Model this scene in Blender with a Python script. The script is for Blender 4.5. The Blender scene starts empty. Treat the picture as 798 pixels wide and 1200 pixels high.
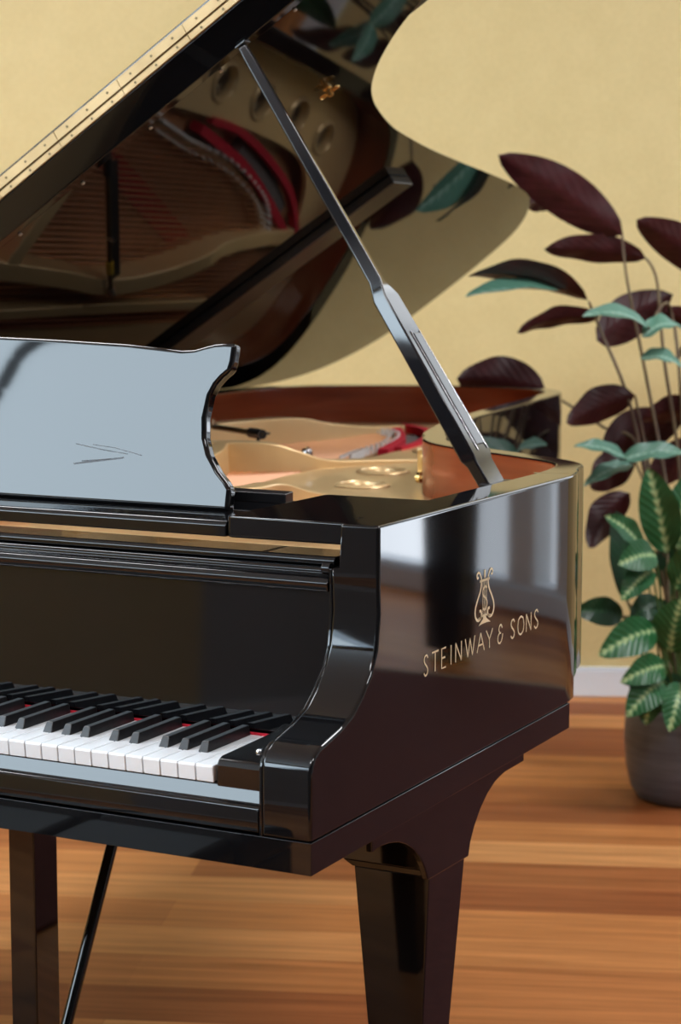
import bpy, bmesh, math, random
from mathutils import Vector, Matrix
random.seed(7)
FILL = 55.; EXPO = 0.
sc = bpy.context.scene
COL = sc.collection
R = math.radians

# ---------------------------------------------------------------- materials
def new_mat(name):
    m = bpy.data.materials.new(name); m.use_nodes = True
    nt = m.node_tree; b = nt.nodes['Principled BSDF']
    return m, nt, b

def pbr(name, col, rough=.4, metal=0., coat=0., ior=1.5, coat_rough=.03):
    m, nt, b = new_mat(name)
    b.inputs['Base Color'].default_value = (*col, 1)
    b.inputs['Roughness'].default_value = rough
    b.inputs['Metallic'].default_value = metal
    b.inputs['IOR'].default_value = ior
    b.inputs['Coat Weight'].default_value = coat
    b.inputs['Coat Roughness'].default_value = coat_rough
    return m

def node(nt, kind, **kw):
    n = nt.nodes.new(kind)
    for k, v in kw.items(): setattr(n, k, v)
    return n

def noisy(name, c1, c2, scale=(8, 8, 8), rough=.4, metal=0., detail=6, bump=0., coat=0., lo=.3, hi=.7, ior=1.5):
    """two-colour noise material in object space"""
    m, nt, b = new_mat(name)
    tc = node(nt, 'ShaderNodeTexCoord'); mp = node(nt, 'ShaderNodeMapping')
    mp.inputs['Scale'].default_value = scale
    ns = node(nt, 'ShaderNodeTexNoise'); ns.inputs['Detail'].default_value = detail
    ns.inputs['Scale'].default_value = 1.
    rp = node(nt, 'ShaderNodeValToRGB')
    rp.color_ramp.elements[0].color = (*c1, 1); rp.color_ramp.elements[1].color = (*c2, 1)
    rp.color_ramp.elements[0].position = lo; rp.color_ramp.elements[1].position = hi
    nt.links.new(tc.outputs['Object'], mp.inputs['Vector']); nt.links.new(mp.outputs[0], ns.inputs['Vector'])
    nt.links.new(ns.outputs['Fac'], rp.inputs['Fac']); nt.links.new(rp.outputs['Color'], b.inputs['Base Color'])
    b.inputs['Roughness'].default_value = rough; b.inputs['Metallic'].default_value = metal
    b.inputs['Coat Weight'].default_value = coat; b.inputs['IOR'].default_value = ior
    if bump:
        bp = node(nt, 'ShaderNodeBump'); bp.inputs['Strength'].default_value = bump; bp.inputs['Distance'].default_value = .002
        nt.links.new(ns.outputs['Fac'], bp.inputs['Height']); nt.links.new(bp.outputs[0], b.inputs['Normal'])
    return m

LIDM = noisy('lid_lacquer', (.003, .003, .0034), (.005, .005, .006), (3, 3, 3), rough=.035, ior=1.36)
BLACK = noisy('black_lacquer', (.003, .003, .0034), (.005, .005, .006), (3, 3, 3), rough=.035, ior=1.43)
SATIN = pbr('satin_black', (.012, .012, .014), .28)
EBONY = noisy('ebony_key', (.008, .008, .009), (.016, .016, .018), (20, 200, 20), rough=.3)
IVORY = pbr('white_key', (.80, .835, .87), .18, coat=.5)
KEYWOOD = noisy('key_wood', (.35, .2, .09), (.5, .3, .15), (20, 4, 20), rough=.6)
VENEER = noisy('mahogany_veneer', (.16, .022, .006), (.30, .058, .016), (2.5, 2.5, 30), rough=.26, coat=.4, lo=.25, hi=.75)
GOLD = noisy('bronze_plate', (.86, .58, .27), (.93, .67, .35), (3, 3, 3), rough=.33, metal=.4, coat=.25)
SOUND = noisy('spruce_soundboard', (.36, .15, .065), (.46, .21, .10), (2, 40, 2), rough=.35, coat=.3)
BRASS = noisy('polished_brass', (.80, .50, .16), (.95, .68, .30), (30, 30, 30), rough=.22, metal=.85)
HINGE = noisy('hinge_brass', (.40, .27, .11), (.62, .45, .22), (9, 60, 9), rough=.5, metal=.25)
SCREW = pbr('dark_screw', (.10, .07, .03), .4, .8)
CHROME = pbr('chrome', (.75, .75, .77), .12, 1.)
COPPER = pbr('copper_string', (.62, .30, .16), .3, .9)
STEEL = pbr('steel_string', (.40, .27, .15), .35, .8)
PINS = pbr('nickel_pin', (.86, .85, .83), .25, .1)
RED = noisy('red_felt', (.42, .004, .018), (.62, .01, .035), (150, 150, 150), rough=.95)
GREYFELT = noisy('grey_felt', (.10, .09, .085), (.18, .16, .15), (150, 150, 150), rough=.95)
RUBBER = pbr('pale_rubber', (.42, .38, .32), .6)
TAPE = pbr('black_tape', (.01, .01, .012), .5)
YELLOWTAPE = pbr('yellow_tape', (.8, .5, .03), .5)
GILT = pbr('gilt_inlay', (.80, .66, .40), .35, .25)
WHITE = noisy('white_paint', (.80, .87, .95), (.84, .91, .98), (6, 6, 6), rough=.35)
PLASTER = noisy('white_plaster', (.74, .74, .74), (.78, .78, .78), (5, 5, 5), rough=.8)
GREYWALL = noisy('grey_plaster', (.42, .44, .46), (.47, .49, .51), (5, 5, 5), rough=.8)
DIMWALL = noisy('dim_room_plaster', (.05, .055, .058), (.065, .07, .073), (5, 5, 5), rough=.8)  # dark tone stands in for the dim room behind the camera
POT = noisy('charcoal_ceramic', (.085, .105, .135), (.135, .16, .20), (6, 6, 60), rough=.38, bump=.25, lo=.35, hi=.65)
SOIL = noisy('soil', (.02, .012, .008), (.06, .035, .02), (60, 60, 60), rough=1., bump=.6)
STEM = noisy('stem', (.10, .06, .045), (.20, .16, .08), (15, 15, 6), rough=.5)
STEMG = noisy('green_stem', (.05, .12, .03), (.10, .20, .06), (15, 15, 6), rough=.5)

def wallpaper():
    m, nt, b = new_mat('gold_wallpaper')
    tc = node(nt, 'ShaderNodeTexCoord')
    v = node(nt, 'ShaderNodeTexVoronoi'); v.inputs['Scale'].default_value = 70.
    n1 = node(nt, 'ShaderNodeTexNoise'); n1.inputs['Scale'].default_value = 9.; n1.inputs['Detail'].default_value = 8.
    mx = node(nt, 'ShaderNodeMix', data_type='FLOAT'); mx.inputs[0].default_value = .72
    rp = node(nt, 'ShaderNodeValToRGB')
    e = rp.color_ramp.elements
    e[0].position = .28; e[0].color = (.68, .555, .262, 1)
    e[1].position = .68; e[1].color = (.74, .61, .30, 1)
    nt.links.new(tc.outputs['Object'], v.inputs['Vector']); nt.links.new(tc.outputs['Object'], n1.inputs['Vector'])
    nt.links.new(v.outputs['Distance'], mx.inputs[2]); nt.links.new(n1.outputs['Fac'], mx.inputs[3])
    nt.links.new(mx.outputs[0], rp.inputs['Fac']); nt.links.new(rp.outputs['Color'], b.inputs['Base Color'])
    b.inputs['Roughness'].default_value = .55
    bp = node(nt, 'ShaderNodeBump'); bp.inputs['Strength'].default_value = .15; bp.inputs['Distance'].default_value = .002
    nt.links.new(mx.outputs[0], bp.inputs['Height']); nt.links.new(bp.outputs[0], b.inputs['Normal'])
    return m
WALLPAPER = wallpaper()

def planks(rot):
    m, nt, b = new_mat('jatoba_planks')
    tc = node(nt, 'ShaderNodeTexCoord'); mp = node(nt, 'ShaderNodeMapping')
    mp.inputs['Rotation'].default_value = (0, 0, -rot)
    br = node(nt, 'ShaderNodeTexBrick')
    br.offset = .37; br.offset_frequency = 2
    br.inputs['Scale'].default_value = 1.
    br.inputs['Brick Width'].default_value = 1.35; br.inputs['Row Height'].default_value = .165
    br.inputs['Mortar Size'].default_value = .0009; br.inputs['Mortar Smooth'].default_value = .2; br.inputs['Bias'].default_value = 0.
    br.inputs['Color1'].default_value = (0, 0, 0, 1); br.inputs['Color2'].default_value = (1, 1, 1, 1)
    br.inputs['Mortar'].default_value = (.25, .25, .25, 1)
    mg = node(nt, 'ShaderNodeMapping'); mg.inputs['Scale'].default_value = (1.6, 34, 1)
    ns = node(nt, 'ShaderNodeTexNoise'); ns.inputs['Scale'].default_value = 1.; ns.inputs['Detail'].default_value = 9.; ns.inputs['Roughness'].default_value = .62
    ns.inputs['Distortion'].default_value = .4
    r1 = node(nt, 'ShaderNodeValToRGB'); e = r1.color_ramp.elements
    e[0].position = 0.; e[0].color = (.34, .105, .037, 1)
    e[1].position = 1.; e[1].color = (.78, .38, .145, 1)
    e2 = r1.color_ramp.elements.new(.45); e2.color = (.62, .25, .082, 1)
    r2 = node(nt, 'ShaderNodeValToRGB'); e = r2.color_ramp.elements
    e[0].position = .3; e[0].color = (.62, .58, .55, 1); e[1].position = .72; e[1].color = (1.12, 1.12, 1.1, 1)
    mu = node(nt, 'ShaderNodeMix', data_type='RGBA', blend_type='MULTIPLY'); mu.inputs[0].default_value = 1.
    nt.links.new(tc.outputs['Object'], mp.inputs['Vector'])
    nt.links.new(mp.outputs[0], br.inputs['Vector']); nt.links.new(mp.outputs[0], mg.inputs['Vector'])
    nt.links.new(mg.outputs[0], ns.inputs['Vector'])
    nt.links.new(br.outputs['Color'], r1.inputs['Fac']); nt.links.new(ns.outputs['Fac'], r2.inputs['Fac'])
    nt.links.new(r1.outputs['Color'], mu.inputs[6]); nt.links.new(r2.outputs['Color'], mu.inputs[7])
    nt.links.new(mu.outputs[2], b.inputs['Base Color'])
    b.inputs['Roughness'].default_value = .46
    b.inputs['Specular IOR Level'].default_value = .08
    bp = node(nt, 'ShaderNodeBump'); bp.inputs['Strength'].default_value = .12; bp.inputs['Distance'].default_value = .001
    nt.links.new(ns.outputs['Fac'], bp.inputs['Height']); nt.links.new(bp.outputs[0], b.inputs['Normal'])
    return m

def leaf_mat(name, top1, top2, pale, back1, back2, pattern, bump=.12):
    """upper face: green with a pale feathered midrib; under face: its own colour"""
    m, nt, b = new_mat(name)
    uv = node(nt, 'ShaderNodeUVMap'); sp = node(nt, 'ShaderNodeSeparateXYZ')
    nt.links.new(uv.outputs[0], sp.inputs[0])
    def mth(op, a, b_=None):
        n = node(nt, 'ShaderNodeMath', operation=op)
        for i, v in enumerate((a, b_)):
            if v is None: continue
            if isinstance(v, (int, float)): n.inputs[i].default_value = v
            else: nt.links.new(v, n.inputs[i])
        return n.outputs[0]
    off = mth('ABSOLUTE', mth('SUBTRACT', sp.outputs[0], .5))               # 0 at the midrib, .5 at the margin
    tc = node(nt, 'ShaderNodeTexCoord'); ns = node(nt, 'ShaderNodeTexNoise'); ns.inputs['Scale'].default_value = 38.; ns.inputs['Detail'].default_value = 4.
    nt.links.new(tc.outputs['Object'], ns.inputs['Vector'])
    # side veins running from midrib to margin
    ph = mth('SUBTRACT', mth('MULTIPLY', sp.outputs[1], 58.), mth('MULTIPLY', off, 34.))
    vein = mth('SINE', ph)
    stripe = mth('MULTIPLY', mth('ADD', mth('MULTIPLY', vein, .5), .5), mth('SUBTRACT', 1., mth('MULTIPLY', off, 2.1)))
    rib = mth('SUBTRACT', 1., mth('MULTIPLY', off, 9.))
    pat = mth('ADD', mth('MULTIPLY', stripe, pattern), mth('MULTIPLY', mth('MAXIMUM', rib, 0.), pattern + .25))
    pat = mth('MULTIPLY', pat, mth('ADD', mth('MULTIPLY', ns.outputs['Fac'], 1.5), .2))
    rt = node(nt, 'ShaderNodeValToRGB'); e = rt.color_ramp.elements
    e[0].position = .25; e[0].color = (*top1, 1); e[1].position = .95; e[1].color = (*pale, 1)
    e2 = e.new(.5); e2.color = (*top2, 1)
    nt.links.new(pat, rt.inputs['Fac'])
    rb = node(nt, 'ShaderNodeValToRGB'); e = rb.color_ramp.elements
    e[0].position = .3; e[0].color = (*back1, 1); e[1].position = .8; e[1].color = (*back2, 1)
    nt.links.new(ns.outputs['Fac'], rb.inputs['Fac'])
    ge = node(nt, 'ShaderNodeNewGeometry')
    mx = node(nt, 'ShaderNodeMix', data_type='RGBA')
    nt.links.new(ge.outputs['Backfacing'], mx.inputs[0])
    nt.links.new(rt.outputs['Color'], mx.inputs[6]); nt.links.new(rb.outputs['Color'], mx.inputs[7])
    nt.links.new(mx.outputs[2], b.inputs['Base Color'])
    b.inputs['Roughness'].default_value = .38
    bp = node(nt, 'ShaderNodeBump'); bp.inputs['Strength'].default_value = bump; bp.inputs['Distance'].default_value = .002
    nt.links.new(vein, bp.inputs['Height']); nt.links.new(bp.outputs[0], b.inputs['Normal'])
    return m
LEAF_P = leaf_mat('leaf_purple_under', (.012, .085, .052), (.03, .16, .10), (.12, .32, .2), (.034, .0045, .006), (.058, .009, .012), .25)
LEAF_T = leaf_mat('leaf_teal_top', (.10, .25, .18), (.15, .32, .24), (.34, .52, .42), (.04, .006, .008), (.06, .009, .013), .45)
LEAF_V = leaf_mat('leaf_variegated', (.018, .115, .035), (.05, .21, .075), (.42, .58, .28), (.03, .10, .04), (.06, .15, .06), .55, .25)
LEAF_G = leaf_mat('leaf_dark_green', (.010, .055, .02), (.02, .085, .03), (.08, .19, .07), (.02, .06, .03), (.04, .09, .04), .2)

def emitter(name, col, strength):
    m = bpy.data.materials.new(name); m.use_nodes = True
    nt = m.node_tree; nt.nodes.clear()
    e = node(nt, 'ShaderNodeEmission'); e.inputs[0].default_value = (*col, 1); e.inputs[1].default_value = strength
    o = node(nt, 'ShaderNodeOutputMaterial'); nt.links.new(e.outputs[0], o.inputs[0])
    return m

# ---------------------------------------------------------------- mesh builder
class MB:
    def __init__(s): s.v = []; s.f = []; s.mi = []; s.uv = None
    def add(s, vs, fs, mi=0):
        o = len(s.v); s.v += [tuple(p) for p in vs]
        for f in fs: s.f.append(tuple(i + o for i in f)); s.mi.append(mi)
        return s
    def box(s, x0, x1, y0, y1, z0, z1, mi=0):
        vs = [(x, y, z) for z in (z0, z1) for y in (y0, y1) for x in (x0, x1)]
        return s.add(vs, [(0, 2, 3, 1), (4, 5, 7, 6), (0, 1, 5, 4), (2, 6, 7, 3), (0, 4, 6, 2), (1, 3, 7, 5)], mi)
    def hexa(s, bot, top, mi=0):
        n = len(bot)
        return s.add(list(bot) + list(top), [tuple(range(n))[::-1], tuple(range(n, 2 * n))] + [(i, (i + 1) % n, n + (i + 1) % n, n + i) for i in range(n)], mi)
    def prism(s, pts, axis, a, b, mi=0):
        def P(p, t):
            return {'x': (t, p[0], p[1]), 'y': (p[0], t, p[1]), 'z': (p[0], p[1], t)}[axis]
        return s.hexa([P(p, a) for p in pts], [P(p, b) for p in pts], mi)
    def tube(s, path, r, n=8, mi=0, rend=None):
        path = [Vector(p) for p in path]; rings = []
        up = Vector((0, 0, 1))
        for i, p in enumerate(path):
            t = (path[min(i + 1, len(path) - 1)] - path[max(i - 1, 0)]).normalized()
            a = t.cross(up if abs(t.dot(up)) < .95 else Vector((1, 0, 0))).normalized(); b = t.cross(a)
            rr = r if rend is None else r + (rend - r) * i / (len(path) - 1)
            rings.append([p + a * rr * math.cos(2 * math.pi * k / n) + b * rr * math.sin(2 * math.pi * k / n) for k in range(n)])
        vs = [q for ring in rings for q in ring]; fs = []
        for i in range(len(path) - 1):
            for k in range(n): fs.append((i * n + k, i * n + (k + 1) % n, (i + 1) * n + (k + 1) % n, (i + 1) * n + k))
        fs += [tuple(range(n))[::-1], tuple(range((len(path) - 1) * n, len(path) * n))]
        return s.add(vs, fs, mi)
    def lathe(s, prof, c, n=32, mi=0, M=None, cap=True):
        c = Vector(c); vs = []
        for r, z in prof:
            for k in range(n):
                p = Vector((r * math.cos(2 * math.pi * k / n), r * math.sin(2 * math.pi * k / n), z))
                vs.append(c + (M @ p if M else p))
        fs = []
        for i in range(len(prof) - 1):
            for k in range(n): fs.append((i * n + k, i * n + (k + 1) % n, (i + 1) * n + (k + 1) % n, (i + 1) * n + k))
        if cap and prof[0][0] > 1e-6: fs.append(tuple(range(n))[::-1])
        if prof[-1][0] > 1e-6: fs.append(tuple(range((len(prof) - 1) * n, len(prof) * n)))
        return s.add(vs, fs, mi)
    def build(s, name, mats, parent=None, bevel=0., seg=2, smooth=None, recalc=True, loc=None, clamp=True):
        me = bpy.data.meshes.new(name)
        L = Vector(loc) if loc else Vector((0, 0, 0))
        me.from_pydata([Vector(p) - L for p in s.v], [], s.f)
        if not isinstance(mats, (list, tuple)): mats = [mats]
        for m in mats: me.materials.append(m)
        me.polygons.foreach_set('material_index', s.mi)
        if recalc:
            bm = bmesh.new(); bm.from_mesh(me)
            bmesh.ops.remove_doubles(bm, verts=bm.verts, dist=1e-6)
            bmesh.ops.recalc_face_normals(bm, faces=bm.faces); bm.to_mesh(me); bm.free()
        if smooth is not None or bevel:
            me.polygons.foreach_set('use_smooth', [True] * len(me.polygons))
            me.set_sharp_from_angle(angle=R(smooth if smooth is not None else 30))
        o = bpy.data.objects.new(name, me); COL.objects.link(o)
        o.location = L
        if parent is not None: o.parent = parent
        if bevel:
            b = o.modifiers.new('bevel', 'BEVEL'); b.width = bevel; b.segments = seg; b.limit_method = 'ANGLE'; b.angle_limit = R(35)
            b.harden_normals = True; b.use_clamp_overlap = clamp; b.miter_outer = 'MITER_ARC' if seg > 2 else 'MITER_SHARP'
        return o

def thing(name, label, cat, loc=(0, 0, 0), group=None):
    o = bpy.data.objects.new(name, None); COL.objects.link(o)
    o.location = loc; o['label'] = label; o['category'] = cat; o.empty_display_size = .1
    if group: o['group'] = group
    return o
def struct(o): o['kind'] = 'structure'; return o

def spline(pts, n=6):
    """Catmull-Rom through 2D/3D points"""
    P = [Vector(p) for p in pts]; out = []
    for i in range(len(P) - 1):
        p0, p1, p2, p3 = P[max(i - 1, 0)], P[i], P[i + 1], P[min(i + 2, len(P) - 1)]
        for k in range(n):
            t = k / n
            out.append(.5 * ((2 * p1) + (p2 - p0) * t + (2 * p0 - 5 * p1 + 4 * p2 - p3) * t * t + (3 * p1 - p0 - 3 * p2 + p3) * t ** 3))
    out.append(P[-1]); return out

# ================================================================ THE ROOM
TH = R(25); U = Vector((math.cos(TH), math.sin(TH), 0)); V = Vector((-math.sin(TH), math.cos(TH), 0)); W0 = Vector((-1.065, 3.763, 0))
def rm(u, v, z=0.): return W0 + U * u + V * v + Vector((0, 0, z))
UL, UR, VF, H = -4.5, 4.4, -7.3, 3.2
def rbox(mb, u0, u1, v0, v1, z0, z1, mi=0):
    return mb.hexa([rm(u0, v0, z0), rm(u1, v0, z0), rm(u1, v1, z0), rm(u0, v1, z0)], [rm(u0, v0, z1), rm(u1, v0, z1), rm(u1, v1, z1), rm(u0, v1, z1)], mi)
def rstruct(name, mat, boxes, bevel=0.):
    mb = MB()
    for b in boxes: rbox(mb, *b)
    return struct(mb.build(name, mat, bevel=bevel))
T = .15
rstruct('floor', planks(R(21)), [(UL - T, UR + T, VF - T, T, -.1, 0)])
rstruct('ceiling', PLASTER, [(UL - T, UR + T, VF - T, T, H, H + .1)])
UY = 2.75                                                                  # the gold paper ends here, white wall beyond
rstruct('wall_back', WALLPAPER, [(UL - T, UY, 0, T, 0, 1.75), (UL - T, UY, 0, T, 3.05, H), (UL - T, .75, 0, T, 1.75, 3.05), (2.6, UY, 0, T, 1.75, 3.05)])
rstruct('wall_back_right', PLASTER, [(UY, UR + T, 0, T, 0, .09), (UY, UR + T, 0, T, 2.75, H), (UY, 2.95, 0, T, .09, 2.75), (4.35, UR + T, 0, T, .09, 2.75), (3.1, 3.24, 0, T, .09, 2.75)])
rstruct('wall_right', GREYWALL, [(UR, UR + T, VF, 0, 0, H)])
rstruct('wall_front', DIMWALL, [(UL - T, UR + T, VF - T, VF, 0, H)])
WV0, WV1, WZ0, WZ1 = -6.75, -3.0, 1.82, 3.0
rstruct('wall_left', WALLPAPER, [(UL - T, UL, -6.14, 0, 0, WZ0), (UL - T, UL, VF, 0, WZ1, H), (UL - T, UL, WV1, 0, WZ0, WZ1)])
rstruct('wall_left_front', GREYWALL, [(UL - T, UL, VF, -6.14, 0, WZ0), (UL - T, UL, VF, WV0, WZ0, WZ1)])
rstruct('baseboard_back', WHITE, [(UL, UR, -.016, 0, 0, .082), (UL, UR, -.012, 0, .082, .09)], bevel=.003)
rstruct('baseboard_left', WHITE, [(UL, UL + .016, VF, 0, 0, .082)])
rstruct('baseboard_right', WHITE, [(UR - .016, UR, VF, 0, 0, .082)])
# daylight windows; the last one is unseen, added to light the prop stick
w = rstruct('window_1', WHITE, [(UL - .12, UL + .02, WV0, WV1, WZ0 - .04, WZ0), (UL - .12, UL, WV0, WV1, WZ1 - .05, WZ1),
     (UL - .12, UL, WV0, WV0 + .05, WZ0, WZ1), (UL - .12, UL, WV1 - .05, WV1, WZ0, WZ1), (UL - .12, UL, -4.62, -4.56, WZ0, WZ1)])
mb = MB(); rbox(mb, UL - .13, UL - .115, WV0, WV1, WZ0, WZ1); p = mb.build('window_pane', emitter('daylight_sky', (.72, .88, 1.), 15.), w)
cur = rstruct('window_2', WHITE, [(2.95, 4.35, .0, .12, .09, .105), (2.95, 4.35, .02, .12, 2.72, 2.75), (3.66, 3.69, .03, .1, .1, 2.75), (2.95, 4.35, .03, .1, 2.2, 2.23)])
mb = MB(); rbox(mb, 3.67, 4.35, .11, .125, .1, 2.75); mb.build('window_pane', emitter('daylight_overcast', (.84, .91, 1.), 8.5), cur)
mb = MB(); rbox(mb, 2.95, 3.67, .11, .125, .1, 2.75); mb.build('window_pane', emitter('daylight_shaded', (.82, .90, 1.), 3.), cur)
cl = rstruct('fill_window', WHITE, [(.75, 2.6, -.01, .12, 1.73, 1.75), (.75, 2.6, .02, .12, 3.03, 3.05), (1.66, 1.69, .03, .1, 1.75, 3.05)])  # unseen glowing opening added to brighten the prop stick's side
mb = MB(); rbox(mb, .75, 2.6, .11, .125, 1.75, 3.05); mb.build('window_pane', emitter('fill_window_glow', (.9, .95, 1.), 3.), cl)

# ================================================================ THE PIANO
piano = thing('grand_piano', 'black polished grand piano, lid raised on its prop stick, before the gold wall', 'piano')
W = 1.485                                                                  # case width; treble side at x = 0, tail towards +y
XC = -W / 2
def part(mb, name, mats, bevel=0., parent=piano, label=None, **kw):
    o = mb.build(name, mats, parent, bevel=bevel, **kw)
    if label: o['label'] = label
    return o

INNER = [(-.062, .235), (-.062, .50), (-.062, .78), (-.0635, .8225), (-.069, .88), (-.083, .945), (-.118, .99), (-.195, 1.046), (-.28, 1.102), (-.345, 1.145), (-.405, 1.20), (-.446, 1.258),
         (-.474, 1.32), (-.513, 1.405), (-.565, 1.577), (-.608, 1.751), (-.640, 1.949), (-.686, 2.254), (-.722, 2.48), (-.745, 2.60), (-.79, 2.685), (-.87, 2.728),
         (-.97, 2.738), (-1.12, 2.71), (-1.28, 2.635), (-1.375, 2.55), (-1.417, 2.43), (-1.423, 2.25), (-1.423, 1.5), (-1.423, .8225), (-1.423, .78), (-1.423, .235)]
inner = spline([(*p, 0) for p in INNER], 6)
def offset(path, d):
    out = []
    for i, p in enumerate(path):
        D = d(p) if callable(d) else d
        t = (path[min(i + 1, len(path) - 1)] - path[max(i - 1, 0)]).normalized()
        out.append(p + Vector((t.y, -t.x, 0)) * D)
    return out
outer = offset(inner, lambda p: (.062 if p.y < .8 else max(.043, .062 - .19 * (p.y - .8))) if p.x > -.7 else (.043 if p.x > -1.1 else .062))
ARM = [(.0, .666), (.0, .742), (.003, .752), (.010, .761), (.022, .7675), (.042, .772), (.073, .779), (.103, .790), (.127, .807), (.149, .828), (.163, .852), (.170, .893), (.168, .930), (.168, .9435)]
def case():
    mb = MB(); n = len(inner); ZL = (.666, .691, .996)
    def o_(i, k): return i * 6 + k
    def q_(i, k): return i * 6 + 3 + k
    for i in range(n):
        for p in (outer[i], inner[i]):
            for z in ZL: mb.v.append((p.x, p.y, z))
    def F(f, m_=0): mb.f.append(f); mb.mi.append(m_)
    low = [max(inner[i].y, inner[i + 1].y) <= .8226 for i in range(n - 1)]
    for i in range(n - 1):
        for k in ((0, 1) if low[i] else (1,)):
            F((o_(i, k), o_(i + 1, k), o_(i + 1, k + 1), o_(i, k + 1)))
            F((q_(i, k), q_(i, k + 1), q_(i + 1, k + 1), q_(i + 1, k)), 1)
        F((o_(i, 2), o_(i + 1, 2), q_(i + 1, 2), q_(i, 2)))
        b = 0 if low[i] else 1
        F((o_(i, b), q_(i, b), q_(i + 1, b), o_(i + 1, b)))
        if i and low[i] != low[i - 1]: F((o_(i, 0), q_(i, 0), q_(i, 1), o_(i, 1)))
    for xo, d in ((0., -1), (-W, 1)):
        c0, c1, c2 = xo, xo + d * .051, xo + d * .062
        lo = ARM + [(.235, .9435), (.235, .691), (.235, .666)]; m = len(ARM)
        mb.add([(c0, y, z) for y, z in lo], [tuple(range(len(lo)))]); mb.add([(c2, y, z) for y, z in lo], [tuple(range(len(lo)))])
        mb.add([(c, y, z) for y, z in ARM for c in (c0, c2)], [(2 * i, 2 * i + 1, 2 * i + 3, 2 * i + 2) for i in range(m - 1)])
        mb.add([(c0, 0, .666), (c2, 0, .666), (c2, .235, .666), (c0, .235, .666)], [(0, 1, 2, 3)])
        mb.add([(c1, .168, .9435), (c2, .168, .9435), (c2, .235, .9435), (c1, .235, .9435)], [(0, 1, 2, 3)])
        for c in (c0, c1): mb.add([(c, .168, .9435), (c, .235, .9435), (c, .235, .996), (c, .168, .996)], [(0, 1, 2, 3)])
        mb.add([(c0, .168, .9435), (c1, .168, .9435), (c1, .168, .996), (c0, .168, .996)], [(0, 1, 2, 3)])
        mb.add([(c0, .168, .996), (c1, .168, .996), (c1, .235, .996), (c0, .235, .996)], [(0, 1, 2, 3)])
        mb.add([(c1, .235, .9435), (c2, .235, .9435), (c2, .235, .996), (c1, .235, .996)], [(0, 1, 2, 3)])
    return mb
part(case(), 'case', [BLACK, VENEER], bevel=.0042, seg=3, clamp=False)
for sgn, x0 in ((1, 0.), (-1, -W)):
    mb = MB(); mb.prism([(y + .0012, z - .0012) for y, z in ARM] + [(.235, .9423), (.235, .667)], 'x', x0 - sgn * .0615, x0 - sgn * .0657)
    part(mb, 'arm_moulding', BLACK, bevel=.0012, seg=2)
    # key block with its thumb screw
    a, b = sorted((x0 - sgn * .0665, x0 - sgn * .1275))
    mb = MB(); mb.prism([(.014, .69), (.014, .736), (.018, .742), (.026, .745), (.150, .747), (.168, .752), (.168, .69)], 'x', a, b)
    kb = part(mb, 'key_block', BLACK, bevel=.002)
    mb = MB(); mb.lathe([(.0045, 0), (.0045, .003), (.003, .005), (0, .0052)], ((a + b) / 2 + .004 * sgn, .052, .745), 16)
    part(mb, 'thumb_screw', CHROME, parent=kb, smooth=40)

# key bed, key slip
mb = MB(); mb.box(-W, 0, 0, .80, .629, .6659); part(mb, 'key_bed', BLACK, bevel=.0006)
mb = MB(); mb.prism([(.001, .669), (.001, .6925), (.002, .6955), (.0045, .6975), (.0085, .6990), (.0150, .7150), (.018, .7165), (.030, .7165), (.030, .669)], 'x', -.0665, -W + .0665)
part(mb, 'key_slip', BLACK, bevel=.0012)

# ---- keys: 52 white, 36 black
KB, KW = .1308, .0235
for t in range(52):
    x1 = -(KB + KW * t) - .0006; x0 = -(KB + KW * (t + 1)) + .0006
    mb = MB(); mb.prism([(.014, .7155), (.012, .733), (.0132, .735), (.165, .735), (.165, .7155)], 'x', x0, x1)
    part(mb, 'white_key', IVORY, bevel=.0007, seg=1)
octave = [(-20.1 + 94, ), ]
# distances (mm) of black-key centres from the right end: C8 alone, then octaves of B A G F E D C
def blacks():
    out = []; off = KW                                                    # right edge of B7
    for k in range(8):
        F = [.0201, .047, .0739]                                          # A#, G#, F# from the right edge of B
        D = [.094 + .0212, .094 + .0494]                                  # D#, C#
        for d in F + D:
            if off + d < KW * 51.6: out.append(off + d)
        off += KW * 7
    return out
for d in blacks():
    c = -(KB + d); w0, w1 = .0068, .0047
    z0, z1 = .7335, .7468
    mb = MB()
    mb.hexa([(c - w0, .0615, z0), (c + w0, .0615, z0), (c + w0, .163, z0), (c - w0, .163, z0)],
            [(c - w1, .0690, z1), (c + w1, .0690, z1), (c + w1, .163, z1), (c - w1, .163, z1)])
    part(mb, 'black_key', EBONY, bevel=.0013, seg=2)
mb = MB(); mb.box(-W + .128, -.128, .1640, .1675, .7350, .7376); part(mb, 'felt_strip', RED, label='red felt strip behind the keys')

# ---- fallboard and its rail
mb = MB(); mb.prism([(.172, .737), (.1685, .741), (.1755, .918), (.205, .918), (.205, .737)], 'x', -.066, -W + .066)
part(mb, 'fallboard', BLACK, bevel=.001)
mb = MB(); mb.prism([(.170, .914), (.168, .918), (.168, .925), (.172, .930), (.186, .933), (.186, .937), (.190, .940), (.26, .940), (.26, .914)], 'x', -.067, -W + .067)
part(mb, 'fallboard_rail', BLACK, bevel=.0012)
mb = MB(); mb.prism([(.200, .941), (.200, .947), (.204, .951), (.262, .951), (.262, .941)], 'x', -.074, -W + .074)
part(mb, 'fallboard_hinge_rail', BLACK, bevel=.0015)
mb = MB(); mb.tube([(-.0665, .178, .941), (-.0775, .178, .941)], .007, 14); part(mb, 'fallboard_pivot', BLACK, smooth=40, bevel=.001)

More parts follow.
